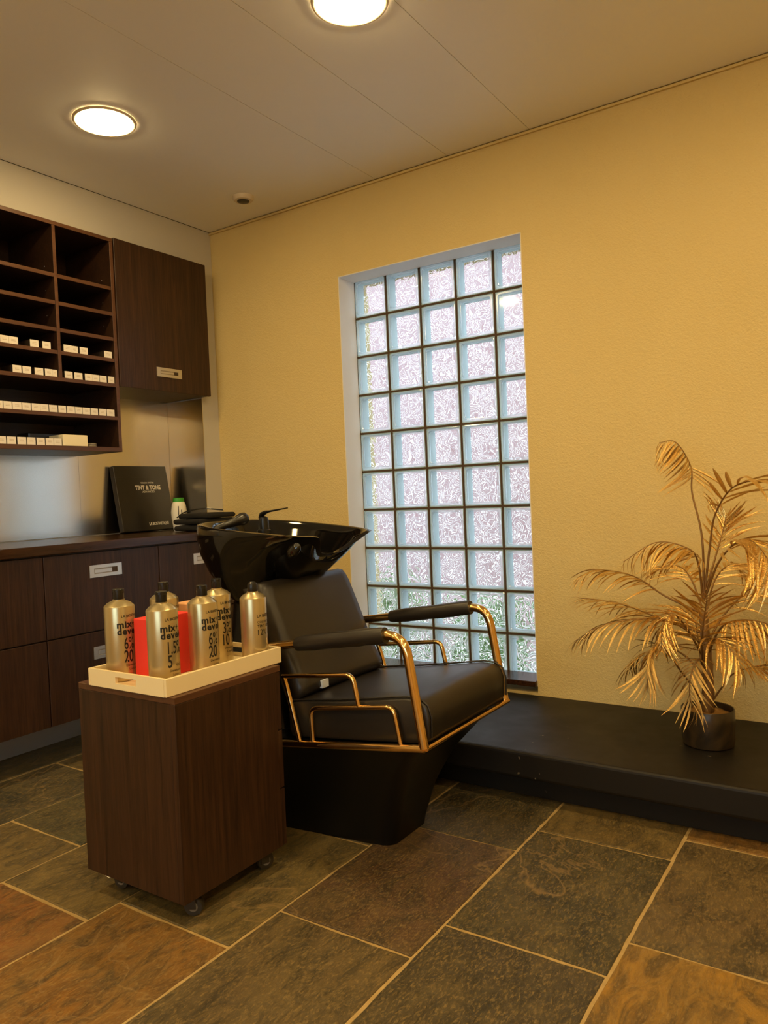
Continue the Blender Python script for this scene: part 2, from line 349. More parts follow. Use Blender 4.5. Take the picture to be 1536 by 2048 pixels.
for row in range(10):
    xa, xb = PX[row+1], PX[row]
    for k in range(-5, 4):
        ya = YO[row]+k*.609; yb = ya+.609
        if ya > 3.1 or yb < -.9: continue
        if row < 2 and (k < -3): continue
        bm = bm_new(); g = .0048; cx_, cy_ = (xa+xb)/2, (ya+yb)/2
        hx, hy = (xb-xa)/2-g, (yb-ya)/2-g
        # slightly ragged rim
        rim = []
        for sx, sy, n_ in ((-1, -1, 8), (1, -1, 12), (1, 1, 8), (-1, 1, 12)):
            nx = {(-1, -1): (1, -1), (1, -1): (1, 1), (1, 1): (-1, 1), (-1, 1): (-1, -1)}[(sx, sy)]
            for j in range(n_):
                f = j/n_; px_ = sx+(nx[0]-sx)*f; py_ = sy+(nx[1]-sy)*f
                wob = random.uniform(-.0016, .0016)
                rim.append((px_*(hx+wob), py_*(hy+wob)))
        zt = random.uniform(-.001, .0012)
        lo = [bm.verts.new((x, y, -.012)) for x, y in rim]; mi = [bm.verts.new((x, y, zt-.0025)) for x, y in rim]; hi = [bm.verts.new((x*.988, y*.992, zt)) for x, y in rim]
        n_ = len(rim)
        for A, B in ((lo, mi), (mi, hi)):
            for j in range(n_): bm.faces.new((A[j], A[(j+1) % n_], B[(j+1) % n_], B[j]))
        bm.faces.new(hi)
        o = make('slate_tile', bm, 'slate', floor, loc=(cx_, cy_, 0))
        tn = TINT[tint_of(row, k)]; o.color = (*[c_*random.uniform(.80, .95) for c_ in tn], 1)

# ------------------------------------------------------------------ window of glass blocks
win = struct(empty('window_1', ((OX0+OX1)/2, YG, OZ0)))
WL = win.location
lin = .004
for nm, a, b in (('reveal', (OX0, YW+.0005, OZ0), (OX0+lin, YG+.09, OZ1)), ('reveal', (OX1-lin, YW+.0005, OZ0), (OX1, YG+.09, OZ1)), ('reveal', (OX0, YW+.0005, OZ1-lin), (OX1, YG+.09, OZ1))):
    child_box(nm, a, b, 'reveal', win)
gx0, gz0 = -2.3076, 1.2201-1.0
# block mesh data
def block_meshes():
    S = .0952; prof = [(0, .003), (.003, -.001), (.006, -.002), (.013, -.002), (.016, .002), (.019, .003)]
    bm = bm_new(); rings = []
    for ins, y in prof:
        s = S-ins; c = .012; pts = []
        for sx, sz in ((-1, -1), (1, -1), (1, 1), (-1, 1)):
            a0 = {(-1, -1): 180, (1, -1): 270, (1, 1): 0, (-1, 1): 90}[(sx, sz)]
            for k in range(4):
                a = R(a0+90*k/3); pts.append((sx*(s-c)+c*math.cos(a), sz*(s-c)+c*math.sin(a)))
        rings.append([bm.verts.new((x, y, z)) for x, z in pts])
    n = len(rings[0])
    for A, B in zip(rings, rings[1:]):
        for k in range(n): bm.faces.new((A[k], A[(k+1) % n], B[(k+1) % n], B[k]))
    f = bm.faces.new(rings[-1]); f.material_index = 1
    bmesh.ops.recalc_face_normals(bm, faces=bm.faces)
    me1 = bpy.data.meshes.new('glass_block'); bm.to_mesh(me1); bm.free()
    me1.materials.append(M['glass_rim']); me1.materials.append(M['glass_front'])
    bm = bm_new()
    i = S-.006
    for a, b in (((-S, .004, -S), (-i, .08, S)), ((i, .004, -S), (S, .08, S)), ((-i, .004, -S), (i, .08, -i)), ((-i, .004, i), (i, .08, S))): box(bm, a, b)
    bmesh.ops.recalc_face_normals(bm, faces=bm.faces)
    me2 = bpy.data.meshes.new('side_wall'); bm.to_mesh(me2); bm.free(); me2.materials.append(M['glass_side'])
    me3 = mesh_from('wavy_pane', [(-i, .074, -i), (i, .074, -i), (i, .074, i), (-i, .074, i)], [(0, 1, 2, 3)], 'glass_wavy')
    return me1, me2, me3
B1, B2, B3 = block_meshes()
for cidx in range(5):
    for ridx in range(10):
        loc = Vector((gx0+(cidx+.5)*.2, YG, gz0+(ridx+.5)*.2))
        o = link('glass_block', B1, win, loc-WL)
        link('side_wall', B2, o); link('wavy_pane', B3, o)
for k in range(6):
    x = gx0+k*.2; child_box('mortar_joint', (max(x-.005, OX0+lin), YG+.0005, OZ0), (min(x+.005, OX1-lin), YG+.08, OZ1-lin), 'mortar', win)
for k in range(11):
    z = gz0+k*.2
    if z+.005 <= OZ0: continue
    child_box('mortar_joint', (OX0+lin, YG+.001, max(z-.005, OZ0)), (OX1-lin, YG+.0795, min(z+.005, OZ1-lin)), 'mortar', win)
bm = bm_new(); box(bm, (OX0+.001, YW-.022, .222), (OX1-.001, YG+.0004, .246), .003); tag(make('window_sill', bm, 'wood_y'), 'dark wooden sill board under the glass block window', 'window sill')

# outdoors
bm = bm_new(); box(bm, (-9, 3.5, -.4), (5, 12, -.15)); struct(make('outdoor_ground', bm, 'paving'))
bm = bm_new(); box(bm, (-9, -14, -.4), (9, Y0-.2, -.15)); struct(make('street_ground', bm, 'paving'))
bm = bm_new(); box(bm, (-9, 6.4, -.15), (-.2, 6.7, 3.1)); nb = make('neighbour_wall', bm, 'brick'); struct(nb)
def shrub(x, y, hgt, lab):
    root = empty('shrub', (x, y, -.15)); vv, ff = [], []
    for k in range(420):
        a = random.uniform(0, 2*math.pi); r = .34*math.sqrt(random.random()); z = random.uniform(.08, hgt)
        r *= 1-.35*(z/hgt); p = Vector((r*math.cos(a), r*math.sin(a), z)); d = Vector((random.uniform(-1, 1), random.uniform(-1, 1), random.uniform(-.2, 1))).normalized()*.09
        s = d.cross(Vector((random.uniform(-1, 1), random.uniform(-1, 1), 1))).normalized()*.022
        b0 = len(vv); vv += [p, p+d*.5+s, p+d, p+d*.5-s]; ff.append((b0, b0+1, b0+2, b0+3))
    link('foliage', mesh_from('foliage', vv, ff, 'leaf_green'), root)['kind'] = 'stuff'
    bm = bm_new(); tube(bm, [(0, 0, 0), (.01, 0, hgt*.5), (0, .01, hgt*.9)], [.018, .012, .004], 6); make('stem', bm, 'trunk', root)
    tag(root, lab, 'shrub', 'shrubs outside the window'); 
for x, y, hg in ((-4.2, 4.6, .70), (-3.45, 4.3, .62), (-2.7, 4.55, .68), (-1.95, 4.3, .58)): shrub(x, y, hg, 'green shrub growing outdoors, blurred behind the lowest glass blocks')

# platform under the window
pf = empty('platform', (0, 2.8, 0)); tag(pf, 'long low black painted platform along the window wall', 'platform')
child_box('top_slab', (-2.45, 2.414, .088), (X1-.01, YW-.001, .184), 'platform', pf, .012, 3)
child_box('riser', (-2.42, 2.49, .0015), (X1-.01, YW-.002, .0875), 'platform', pf)

# ------------------------------------------------------------------ ceiling lights
def downlight(x, y, lab):
    root = empty('ceiling_light', (x, y, ZC)); n = 40
    bm = bm_new(); prof = [(.108, -.003), (.111, -.007), (.119, -.007), (.123, -.001)]
    rings = [[bm.verts.new((r*math.cos(2*math.pi*k/n), r*math.sin(2*math.pi*k/n), z)) for k in range(n)] for r, z in prof]
    for A, B in zip(rings, rings[1:]):
        for k in range(n): bm.faces.new((A[k], A[(k+1) % n], B[(k+1) % n], B[k]))
    smooth_angle(make('ring', bm, 'lamp_ring', root), 60)
    bm = bm_new(); lathe(bm, [(.1065, -.0005), (.1065, -.004), (.098, -.011), (.07, -.017), (.02, -.020)], n); smooth_angle(make('diffuser', bm, 'lamp', root), 60)
    tag(root, lab, 'ceiling light', 'round recessed ceiling lights')
downlight(-2.573, 1.961, 'round recessed ceiling light near the wall shelves, whole disc glowing')
downlight(-1.36, 1.965, 'round recessed ceiling light beyond the plank joints, above the wash chair')
for x in (-.15, 1.06):
    downlight(x, 1.965, 'unseen round recessed ceiling light over the room')  # nearer one inferred from plant shadows, farther one added unseen for brightness
for y in (.75, -.46, -1.67):
    for x in (-2.573, -1.36, -.15, 1.06): downlight(x, y, 'unseen round recessed ceiling light over the room')  # rows out of view, added to brighten the room
sm = empty('ceiling_sensor', (-2.69, 2.862, ZC)); tag(sm, 'small round cream ceiling vent with a dark centre near the corner', 'ceiling vent')
bm = bm_new(); lathe(bm, [(.054, 0), (.053, -.010), (.046, -.020), (.034, -.021)], 28); smooth_angle(make('ring', bm, 'lamp_ring', sm), 40)
bm = bm_new(); lathe(bm, [(.031, -.0212), (.031, -.024), (.022, -.028), (.006, -.029)], 24); smooth_angle(make('centre', bm, 'wheel_dark', sm), 40)

# ------------------------------------------------------------------ built-in cabinets
def recessed_handle(parent, x, y0, y1, z0, z1):
    p = world_of(parent); h = bm_new()
    yb, zb = .022, .014
    for a, b in (((x, y0, z0), (x+.004, y1, z0+zb)), ((x, y0, z1-zb), (x+.004, y1, z1)), ((x, y0, z0+zb), (x+.004, y0+yb, z1-zb)), ((x, y1-yb, z0+zb), (x+.004, y1, z1-zb))): box(h, a, b)
    box(h, (x-.0002, y0+yb, z0+zb), (x+.001, y1-yb, z1-zb)) 
    for f in h.faces: f.material_index = 0
    for q in h.verts: q.co -= p
    o = make('handle', h, ['alu'], parent); o['label'] = 'satin aluminium recessed pull handle'
    child_box('recess', (x+.001, y0+yb, z0+zb), (x+.0014, y1-yb, z1-zb), 'alu_in', o)
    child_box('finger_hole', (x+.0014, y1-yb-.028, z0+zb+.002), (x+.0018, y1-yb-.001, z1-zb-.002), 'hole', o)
    child_box('pull_lip', (x+.0014, y0+yb+.004, z0+zb+.005), (x+.0032, y1-yb-.030, z1-zb-.006), 'alu', o, .0006, 1)
    return o
XL = -2.914
def base_unit(y0, y1, lab):
    root = empty('base_cabinet', (-3.2, (y0+y1)/2, 0)); tag(root, lab, 'cabinet', 'dark base cabinets under the worktop')
    child_box('body', (XN+.002, y0+.001, .186), (XL-.020, y1-.001, .9035), 'wood_in', root)
    for z0, z1, hz in ((.553, .898, .787), (.190, .547, .428)):
        d = child_box('drawer', (XL-.0195, y0+.0022, z0), (XL, y1-.0022, z1), 'wood_z', root, .0012, 1)
        ym = (y0+y1)/2; recessed_handle(d, XL, ym-.083, ym+.083, hz, hz+.054)
base_unit(1.213, 1.808, 'dark wenge two-drawer base cabinet farthest from the window wall')
base_unit(1.808, 2.403, 'dark wenge two-drawer base cabinet in the middle, under the steel backsplash')
base_unit(2.403, 2.997, 'dark wenge two-drawer base cabinet next to the window wall, behind the wash basin')
bm = bm_new(); box(bm, (-3.285, 1.0, .001), (-3.268, 2.997, .184)); struct(make('baseboard_left', bm, 'alu_dull'))
bm = bm_new(); box(bm, (XN+.0005, .9, .905), (-2.896, 2.996, .9458), .003); tag(make('worktop', bm, 'wood_y'), 'long dark wenge worktop over the base cabinets', 'worktop')

def board(name, a, b, parent):
    o = child_box(name, a, b, 'wood_in', parent, .001, 1); o.data.materials.append(M['wood_edge'])  # inner faces get darker wood, their shade put into the colour
    for p_ in o.data.polygons:
        if p_.normal.x > .5: p_.material_index = 1
    return o
# open shelf unit
SX = -3.129
su = empty('shelf_unit', (-3.3, 1.8, 1.36)); tag(su, 'dark wenge open wall shelf unit divided into pigeonholes', 'shelf unit')
th = .018
YA, YB = 1.19, 2.392
child_box('back_panel', (XN+.001, YA, 1.364), (XN+.008, YB, 2.4), 'wood_in', su)
board('top_board', (XN+.009, YA, 2.386), (SX, YB, 2.404), su)
board('bottom_board', (XN+.009, YA, 1.362), (SX, YB, 1.383), su)
for y in (YA, YB-th): board('side_panel', (XN+.009, y, 1.3835), (SX, y+th, 2.3855), su)
SH = [(2.158, 1), (2.033, 1), (1.911, 1), (1.808, 1), (1.686, 0), (1.525, 0)]
DIV = [1.486, 1.786, 2.078]
for z, has in SH[4:]: board('shelf', (XN+.009, YA+th+.0005, z-th/2), (SX-.001, YB-th-.0005, z+th/2), su)
for y in DIV: board('divider', (XN+.009, y-.008, SH[4][0]+th/2+.0003), (SX-.0008, y+.008, 2.3857), su)
cols = [YA+th]+[q for y in DIV for q in (y-.008, y+.008)]+[YB-th]
for z, has in SH[:4]:
    for i in range(0, len(cols), 2): board('shelf', (XN+.009, cols[i]+.0004, z-th/2), (SX-.002, cols[i+1]-.0004, z+th/2), su)
# shelf pin holes
for yf in (2.078-.0081, YB-th-.0001):
    for z in (2.21, 2.185, 2.10, 1.985):
        bm = bm_new(); lathe(bm, [(.0028, 0), (.0022, .0006)], 8)
        o = make('shelf_pin', bm, 'alu', su, loc=Vector((-3.20, yf, z))-world_of(su)); o.rotation_euler.x = R(90)

# wall cabinet with door
wc = empty('wall_cabinet', (-3.3, 2.7, 1.684)); tag(wc, 'dark wenge wall cabinet with one flat door beside the open shelves', 'cabinet')
child_box('body', (XN+.001, 2.398, 1.686), (SX-.020, 2.998, 2.41), 'wood_in', wc)
d = child_box('door', (SX-.0195, 2.400, 1.684), (SX, 2.998, 2.411), 'wood_z', wc, .0015, 1)
recessed_handle(d, SX, 2.626, 2.79, 1.758, 1.806)

# ------------------------------------------------------------------ small cartons on the shelves
def px_to_y(px, py, X):
    d = r2*((px-768)/FPX)-u2*((py-1024)/FPX)+fw
    return d.y*X/d.x
def crop_y(cx_, cy_): return px_to_y(cx_*460/1536, 380+cy_*460/1536, -3.137)
rows = [
 (SH[3][0]+th/2, 1000, [(3, 62), (62, 125), (202, 260), (284, 340), (424, 478), (478, 523), (533, 587), (696, 748)], 'small white carton on the pigeonhole shelf with only a few cartons'),
 (SH[4][0]+th/2, 1210, [(88, 148), (155, 214), (235, 294), (303, 355), (355, 411), (434, 488), (500, 555), (568, 616), (616, 665), (668, 715), (722, 770)], 'small white carton standing at the foot of the lowest pigeonholes'),
 (SH[5][0]+th/2, 1450, [(-100, -45), (-42, 24), (27, 85), (88, 150), (153, 212), (214, 272), (272, 328), (333, 390), (393, 445), (449, 504), (506, 555), (555, 606), (610, 658), (664, 712), (716, 768)], 'small white carton in the long unbroken row on the wide shelf'),
 (1.383, 1680, [(-80, -25), (-20, 45), (50, 112), (121, 181), (186, 243), (249, 305), (308, 362), (362, 415)], 'small white carton on the bottom shelf beside the larger cream box')]
cm = None
for z, cy_, spans, lab in rows:
    for a, b in spans:
        ya, yb = crop_y(a, cy_), crop_y(b, cy_)
        if z > 1.69: yb = min(yb, 2.0690 if ya < 2.06 else 2.3735); ya = max(ya, 2.0868) if ya > 2.06 else ya
        wd = max(yb-ya-.0012, .02)
        if cm is None:
            bm = bm_new(); box(bm, (-.5, -.5, 0), (.5, .5, 1), .012, 1); bmesh.ops.recalc_face_normals(bm, faces=bm.faces)
            cm = bpy.data.meshes.new('dye_carton'); bm.to_mesh(cm); bm.free(); cm.materials.append(M['carton_side']); cm.materials.append(M['carton'])
            for p_ in cm.polygons: p_.material_index = 1 if p_.normal.x > .5 else 0
        o = link('dye_carton', cm); dep = .11
        o.scale = (dep, wd, .033); o.location = (-3.139-dep/2-random.uniform(0, .004), (ya+yb)/2, z+.0003)
        i_ = spans.index((a, b)); lb = lab
        if z > 1.75: lb = ['one of two touching white cartons on the sparse pigeonhole shelf, away from any divider']*2+['lone white carton on the sparse shelf between a touching pair and another lone carton', 'lone white carton on the sparse shelf just beside the divider']+['one of two touching white cartons against the divider, in the pigeonhole by the wall cabinet']*2+['white carton a finger apart from the touching pair by the divider', 'lone white carton against the end panel on the sparse pigeonhole shelf']; lb = lb[i_]
        elif z > 1.65: lb = 'small white carton at the foot of the pigeonhole %s the wall cabinet' % ('next to' if i_ > 4 else 'farther from')
        elif z < 1.45 and i_ == len(spans)-1: lb = 'small white carton touching the larger cream box on the bottom shelf'
        elif z < 1.65 and z > 1.45 and i_ == len(spans)-1: lb = 'small white carton closing the long row against the end panel'
        tag(o, lb, 'carton', 'white cartons on '+{0: 'the sparse shelf', 1: 'the lowest pigeonholes', 2: 'the wide shelf', 3: 'the bottom shelf'}[[q[0] for q in rows].index(z)])
ya, yb = crop_y(425, 1690), crop_y(590, 1690)
bm = bm_new(); box(bm, (-3.25, ya, 1.3832), (-3.14, yb, 1.436), .002, 1); tag(make('cream_box', bm, 'cream_card'), 'larger plain cream box on the bottom shelf', 'box')
ya, yb = crop_y(595, 1700), crop_y(682, 1700)
for k, zz in enumerate((1.3832, 1.3925)):
    bm = bm_new(); lathe(bm, [(.026, 0), (.027, .002), (.027, .006), (.025, .009)], 20); o = smooth_angle(make('round_tin', bm, 'wheel_grey', loc=(-3.175, (ya+yb)/2, zz)))
    tag(o, 'flat grey tin, %s of the two stacked beside the cream box' % ('lower' if k == 0 else 'upper'), 'tin')
bm = bm_new(); box(bm, (-3.36, crop_y(300, 1640), 1.3832), (-3.262, crop_y(500, 1620), 1.45), .004, 1); tag(make('dark_case', bm, 'black_plastic'), 'dark case lying behind the cream box on the bottom shelf', 'case')

# ------------------------------------------------------------------ things on the worktop
ZT = .9463
bk = empty('display_box', (-3.395, 2.755, ZT+.0068)); tag(bk, 'flat black box lettered TINT & TONE leaning against the steel backsplash', 'box')
bk.rotation_euler.y = R(-10.5)
bm = bm_new(); box(bm, (-.034, -.178, 0), (0, .178, .366), .003); body = make('body', bm, 'black_card', bk); body.location = (.0, 0, .0005)
bm = bm_new(); box(bm, (-.0345, -.1785, .30), (.0006, .1785, .3005)); make('lid_seam', bm, 'piping', bk)
def plate_text(parent, body_, size, y, z, bold=0, xs=1, mat='print_white', x=.0006):
    vv, ff = text_data(body_, size, bold, xs)
    o = link('lettering', mesh_from('lettering', [(x, a+y, b+z) for a, b in vv], ff, mat), parent); o['label'] = 'printed lettering'; return o
plate_text(bk, 'COLOR SYSTEM', .0125, .030, .266, .01); plate_text(bk, 'TINT & TONE', .033, .030, .232, .035, .86); plate_text(bk, 'ADVANCED', .0155, .030, .214, .01)
plate_text(bk, 'LA BIOSTHETIQUE', .022, .065, .03, .03, .75)

wb = empty('lotion_bottle', (-3.24, 2.825, ZT+.0005)); tag(wb, 'white plastic bottle with a green cap beside the black box', 'bottle')
bm = bm_new(); lathe(bm, [(.030, 0), (.033, .01), (.040, .06), (.043, .10), (.037, .145), (.030, .158)], 28, mod=lambda j, a: 1-.22*abs(math.cos(a))); smooth_angle(make('body', bm, 'white_plastic', wb), 40)
bm = bm_new(); lathe(bm, [(.0305, .1585), (.031, .163), (.029, .178), (.024, .180)], 28, mod=lambda j, a: 1-.22*abs(math.cos(a))); smooth_angle(make('cap', bm, 'green_plastic', wb), 40)
vv, ff = text_data('balsam', .022, .03); link('lettering', mesh_from('lettering', [(.0345-(b-.0)**2*3, -b+.004, .085+a) for a, b in vv], ff, 'ink'), wb) if False else None
for k, (dy, ln) in enumerate(((-.006, .05), (.010, .03))):
    bm = bm_new(); box(bm, (.0340, dy-.002, .085), (.0352, dy+.002, .085+ln)); make('print_line', bm, 'ink', wb)
wb.rotation_euler.z = R(-35)

def folded_towel(name, c, sx, sy, h, lab, rot=0, z=0):
    bm = bm_new(); box(bm, (-sx/2, -sy/2, 0), (sx/2, sy/2, h), h*.46, 4)
    bmesh.ops.subdivide_edges(bm, edges=[e for e in bm.edges if e.calc_length() > .05], cuts=5, use_grid_fill=True)
    for q in bm.verts:
        q.co.z += .35*h*(noise.noise(Vector((q.co.x*14+c[0]*9, q.co.y*14, z*50)))*.5)*(q.co.z/h)
        q.co.x += .006*noise.noise(q.co*23); q.co.y += .008*noise.noise(q.co*19+Vector((4, 4, z*30)))
    o = smooth_angle(make(name, bm, 'towel', loc=(c[0], c[1], ZT+z)), 70); o.rotation_euler.z = rot
    return tag(o, lab, 'towel')
folded_towel('folded_towel', (-3.06, 2.845), .24, .24, .030, 'folded black towel at the bottom of the pile on the worktop', .04, .003)
folded_towel('folded_towel', (-3.065, 2.84), .23, .235, .028, 'folded black towel in the middle of the pile on the worktop', -.05, .036)
folded_towel('folded_towel', (-3.05, 2.85), .22, .22, .026, 'folded black towel on top of the pile on the worktop', .08, .067)
cordp = [(-3.16, 2.74, ZT+.075), (-3.17, 2.79, ZT+.098), (-3.15, 2.85, ZT+.112), (-3.12, 2.90, ZT+.118), (-3.08, 2.94, ZT+.110), (-3.04, 2.96, ZT+.104)]
bm = bm_new(); tube(bm, fillet(cordp, .05, 4), .0035, 8); tag(smooth_angle(make('black_cord', bm, 'black_plastic'), 60), 'thin black cord lying over the folded towels', 'cord')
bm = bm_new(); box(bm, (-.05, -.018, 0), (.05, .018, .004), .0015, 1); o = make('white_tissue', bm, 'white_plastic', loc=(-3.10, 2.955, ZT+.108)); o.rotation_euler = (R(-6), R(8), R(70)); tag(o, 'scrap of white tissue lying on top of the towel pile', 'tissue')

# ------------------------------------------------------------------ rolling cart
CX0, CX1, CY0, CY1, CZ0, CZ1 = -1.922, -1.520, 1.280, 1.680, .068, .604
cart = empty('rolling_cart', ((CX0+CX1)/2, (CY0+CY1)/2, 0)); tag(cart, 'dark wenge rolling drawer cart on casters', 'cart')
child_box('side_panel', (CX1-.018, CY0, CZ0), (CX1, CY1-.02, CZ1-.0185), 'wood_z', cart, .001, 1)
child_box('side_panel', (CX0, CY0+.0185, CZ0), (CX0+.018, CY1-.02, CZ1-.0185), 'wood_z', cart, .001, 1)
child_box('back_panel', (CX0, CY0, CZ0), (CX1-.0185, CY0+.018, CZ1-.0185), 'wood_z', cart, .001, 1)
child_box('bottom_board', (CX0+.0185, CY0+.0185, CZ0+.002), (CX1-.0185, CY1-.02, CZ0+.02), 'wood_in', cart)
child_box('top_board', (CX0, CY0, CZ1-.018), (CX1, CY1, CZ1), 'wood_edge', cart, .001, 1)
for a, b in ((CZ0, .236), (.240, .410), (.414, CZ1-.019)): child_box('drawer', (CX0+.001, CY1-.0195, a), (CX1-.001, CY1-.001, b), 'wood_z', cart, .001, 1)
for x, y, rot in ((CX1-.055, CY0+.065, 30), (CX1-.055, CY1-.06, 70), (CX0+.055, CY0+.065, 10), (CX0+.055, CY1-.06, 150)):
    cs = empty('caster', Vector((x, y, 0))-world_of(cart)); cs.parent = cart; cs.rotation_euler.z = R(rot)
    bm = bm_new(); lathe(bm, [(.014, -.011), (.024, -.011), (.026, -.007), (.026, .007), (.024, .011), (.014, .011)], 24); o = smooth_angle(make('wheel', bm, 'wheel_dark', cs, loc=(.012, 0, .0265))); o.rotation_euler.x = R(90)
    bm = bm_new(); lathe(bm, [(.013, -.0125), (.013, .0125)], 16); o = make('hub', bm, 'wheel_grey', cs, loc=(.012, 0, .0265)); o.rotation_euler.x = R(90)
    bm = bm_new(); box(bm, (-.016, -.016, .055), (.022, .016, .060)); box(bm, (-.006, -.016, .022), (.020, -.0135, .055)); box(bm, (-.006, .0135, .022), (.020, .016, .055)); box(bm, (-.02, -.02, .060), (.02, .02, .0675)); make('fork', bm, 'wheel_dark', cs)
# clear plastic straps under the cart
for k, (x0, y0_, x1_, y1_) in enumerate(((-2.06, 1.33, -1.925, 1.35),)):
    bm = bm_new(); 
    for j in range(3):
        vv = []
        for i in range(9):
            f = i/8; p = Vector((x0+(x1_-x0)*f, y0_+(y1_-y0_)*f+.018*j, .008+.016*math.sin(f*math.pi)*(1-.2*j)))
            vv.append((bm.verts.new(p), bm.verts.new(p+Vector((0, .011, .003)))))
        for a, b in zip(vv, vv[1:]): bm.faces.new((a[0], b[0], b[1], a[1]))
    tag(make('plastic_strip', bm, 'clear_film'), 'loose clear plastic strips on the floor under the cart', 'plastic strip')

# tray
TX0, TX1, TY0, TY1, TZ, TH = -1.862, -1.540, 1.272, 1.712, .6045, .047
tray = empty('tray', ((TX0+TX1)/2, (TY0+TY1)/2, TZ)); tag(tray, 'cream lacquered serving tray with cut-out handles on the cart', 'tray')
child_box('base', (TX0+.008, TY0+.008, TZ), (TX1-.008, TY1-.008, TZ+.006), 'tray', tray)
for xa, xb in ((TX0, TX0+.0085), (TX1-.0085, TX1)): child_box('long_side', (xa, TY0, TZ), (xb, TY1, TZ+TH), 'tray', tray, .0012, 1)
xm = (TX0+TX1)/2
for ya, yb in ((TY0, TY0+.0085), (TY1-.0085, TY1)):
    # short side with a slot cut out
    p = world_of(tray); bm = bm_new(); a, b = TX0+.0087, TX1-.0087
    for q0, q1 in (((a, ya, TZ), (b, yb, TZ+.016)), ((a, ya, TZ+.034), (b, yb, TZ+TH)), ((a, ya, TZ+.016), (xm-.043, yb, TZ+.034)), ((xm+.043, ya, TZ+.016), (b, yb, TZ+.034))): box(bm, q0, q1)
    for q in bm.verts: q.co -= p
    make('handle_side', bm, 'tray', tray)

# ------------------------------------------------------------------ bottles
TB = TZ+.0063
def wrap_text(parent, body_, size, z, th0, r, bold=0, xs=1, mat='ink', spacing=1.0):
    vv, ff = text_data(body_, size, bold, xs, spacing=spacing); rr = r+.0004; m0 = min(q[0] for q in vv); vv = [(q[0]-m0, q[1]) for q in vv]
    o = link('lettering', mesh_from('lettering', [(rr*math.cos(R(th0)+x/r), rr*math.sin(R(th0)+x/r), z+y) for x, y in vv], ff, mat), parent); o['label'] = 'printed lettering'; return o
def dev_bottle(x, y, H, lines, lab, th0=12, dome=False, rad=.0415):
    root = empty('bottle', (x, y, TB)); tag(root, lab, 'bottle', 'developer bottles on the tray')
    s = H-.029; hb = s-.0175
    bm = bm_new()
    def md(j, a): return 1+(.10*math.cos(2*(a-R(th0)-.6)) if j in (6,) else (.05*math.cos(2*(a-R(th0)-.6)) if j == 7 else 0))
    lathe(bm, [(rad-.004, 0), (rad-.001, .002), (rad, .006), (rad, hb-.004), (rad-.0008, hb-.001), (rad-.003, hb+.0008), (rad*.70, hb+.0075), (rad*.50, hb+.0125), (.0165, s-.003), (.0165, s)], 48, mod=md)
    smooth_angle(make('body', bm, 'silver_bottle', root), 28)
    bm = bm_new()
    if dome: lathe(bm, [(.0145, s), (.015, s+.002), (.0155, s+.016), (.013, s+.025), (.007, s+.029)], 36)
    else: lathe(bm, [(.0145, s+.0003), (.0150, s+.002), (.0150, s+.020), (.0158, s+.021), (.0158, s+.028), (.0148, s+.029)], 36, mod=lambda j, a: 1+(.02*math.cos(18*a) if j in (1, 2) else 0))
    smooth_angle(make('cap', bm, 'black_plastic', root), 30)
    for body_, size, z, bold, xs, mat, dth in lines: wrap_text(root, body_, size, z, dth, rad, bold, xs, mat, 1.14 if bold >= .03 else 1.0)
    return root
def mixdev(pct, vol): return [('LA BIOSTHETIQUE', .0100, .178, .02, .95, 'ink', -30), ('––––––', .0060, .168, 0, 1.1, 'ink_red', -22), ('mix', .0255, .150, .042, 1.0, 'ink', -48), ('+', .0255, .150, .0, 1.0, 'ink', 12), ('develop', .0255, .131, .042, .98, 'ink', -48),
    (pct, .047, .090, .010, .56, 'ink', -24), (vol, .047, .054, .016, .60, 'ink', -26), ('Vol.', .014, .054, .0, .9, 'ink', 26 if len(vol) > 1 else 6), ('Developing', .0090, .042, .0, 1, 'ink', -20), ('Lotion', .0090, .031, 0, 1, 'ink', -8), ('––––––', .0050, .020, 0, 1, 'ink', -12)]
dev_bottle(-1.806, 1.342, .255, mixdev('6%', '20'), 'champagne bottle marked 6% 20 standing alone by the tray handle')
dev_bottle(-1.630, 1.345, .254, mixdev('1.5%', '5'), 'champagne bottle marked 1.5% 5 at the tray corner in front of the red carton')
dev_bottle(-1.805, 1.500, .255, [q for q in mixdev('', '') if q[0] in ('mix', '+', 'develop', 'LA BIOSTHETIQUE')], 'champagne bottle behind the red carton, its black cap showing over another bottle')
dev_bottle(-1.624, 1.484, .253, mixdev('6%', '20'), 'champagne bottle marked 6% 20 between the red carton and the 3% bottle')
dev_bottle(-1.716, 1.628, .253, mixdev('3%', '10'), 'champagne bottle marked 3% 10 partly behind another bottle')
dev_bottle(-1.592, 1.655, .244, [('LA BIOSTHETIQUE', .0125, .140, .02, .95, 'ink', -32), ('COLOR SYSTEM', .0100, .123, 0, 1, 'ink', -32), ('TINT LOTION', .0110, .111, .03, .95, 'ink', -32), ('12%', .024, .088, .0, .9, 'ink', -31), ('40 Vol', .008, .088, 0, 1, 'ink', 26)],
    'champagne tint lotion bottle with a domed black cap marked 12%', th0=12, dome=True, rad=.0395)
bm = bm_new(); box(bm, (-1.760, 1.352, TB), (-1.697, 1.500, TB+.172), .002, 1); tag(make('red_carton', bm, 'red_card'), 'tall coral red carton between the bottles on the tray', 'carton')
bm = bm_new(); box(bm, (-1.835, 1.560, TB), (-1.768, 1.625, TB+.182), .002, 1); tag(make('peach_carton', bm, 'peach_card'), 'small peach carton showing behind the red carton on the tray', 'carton')

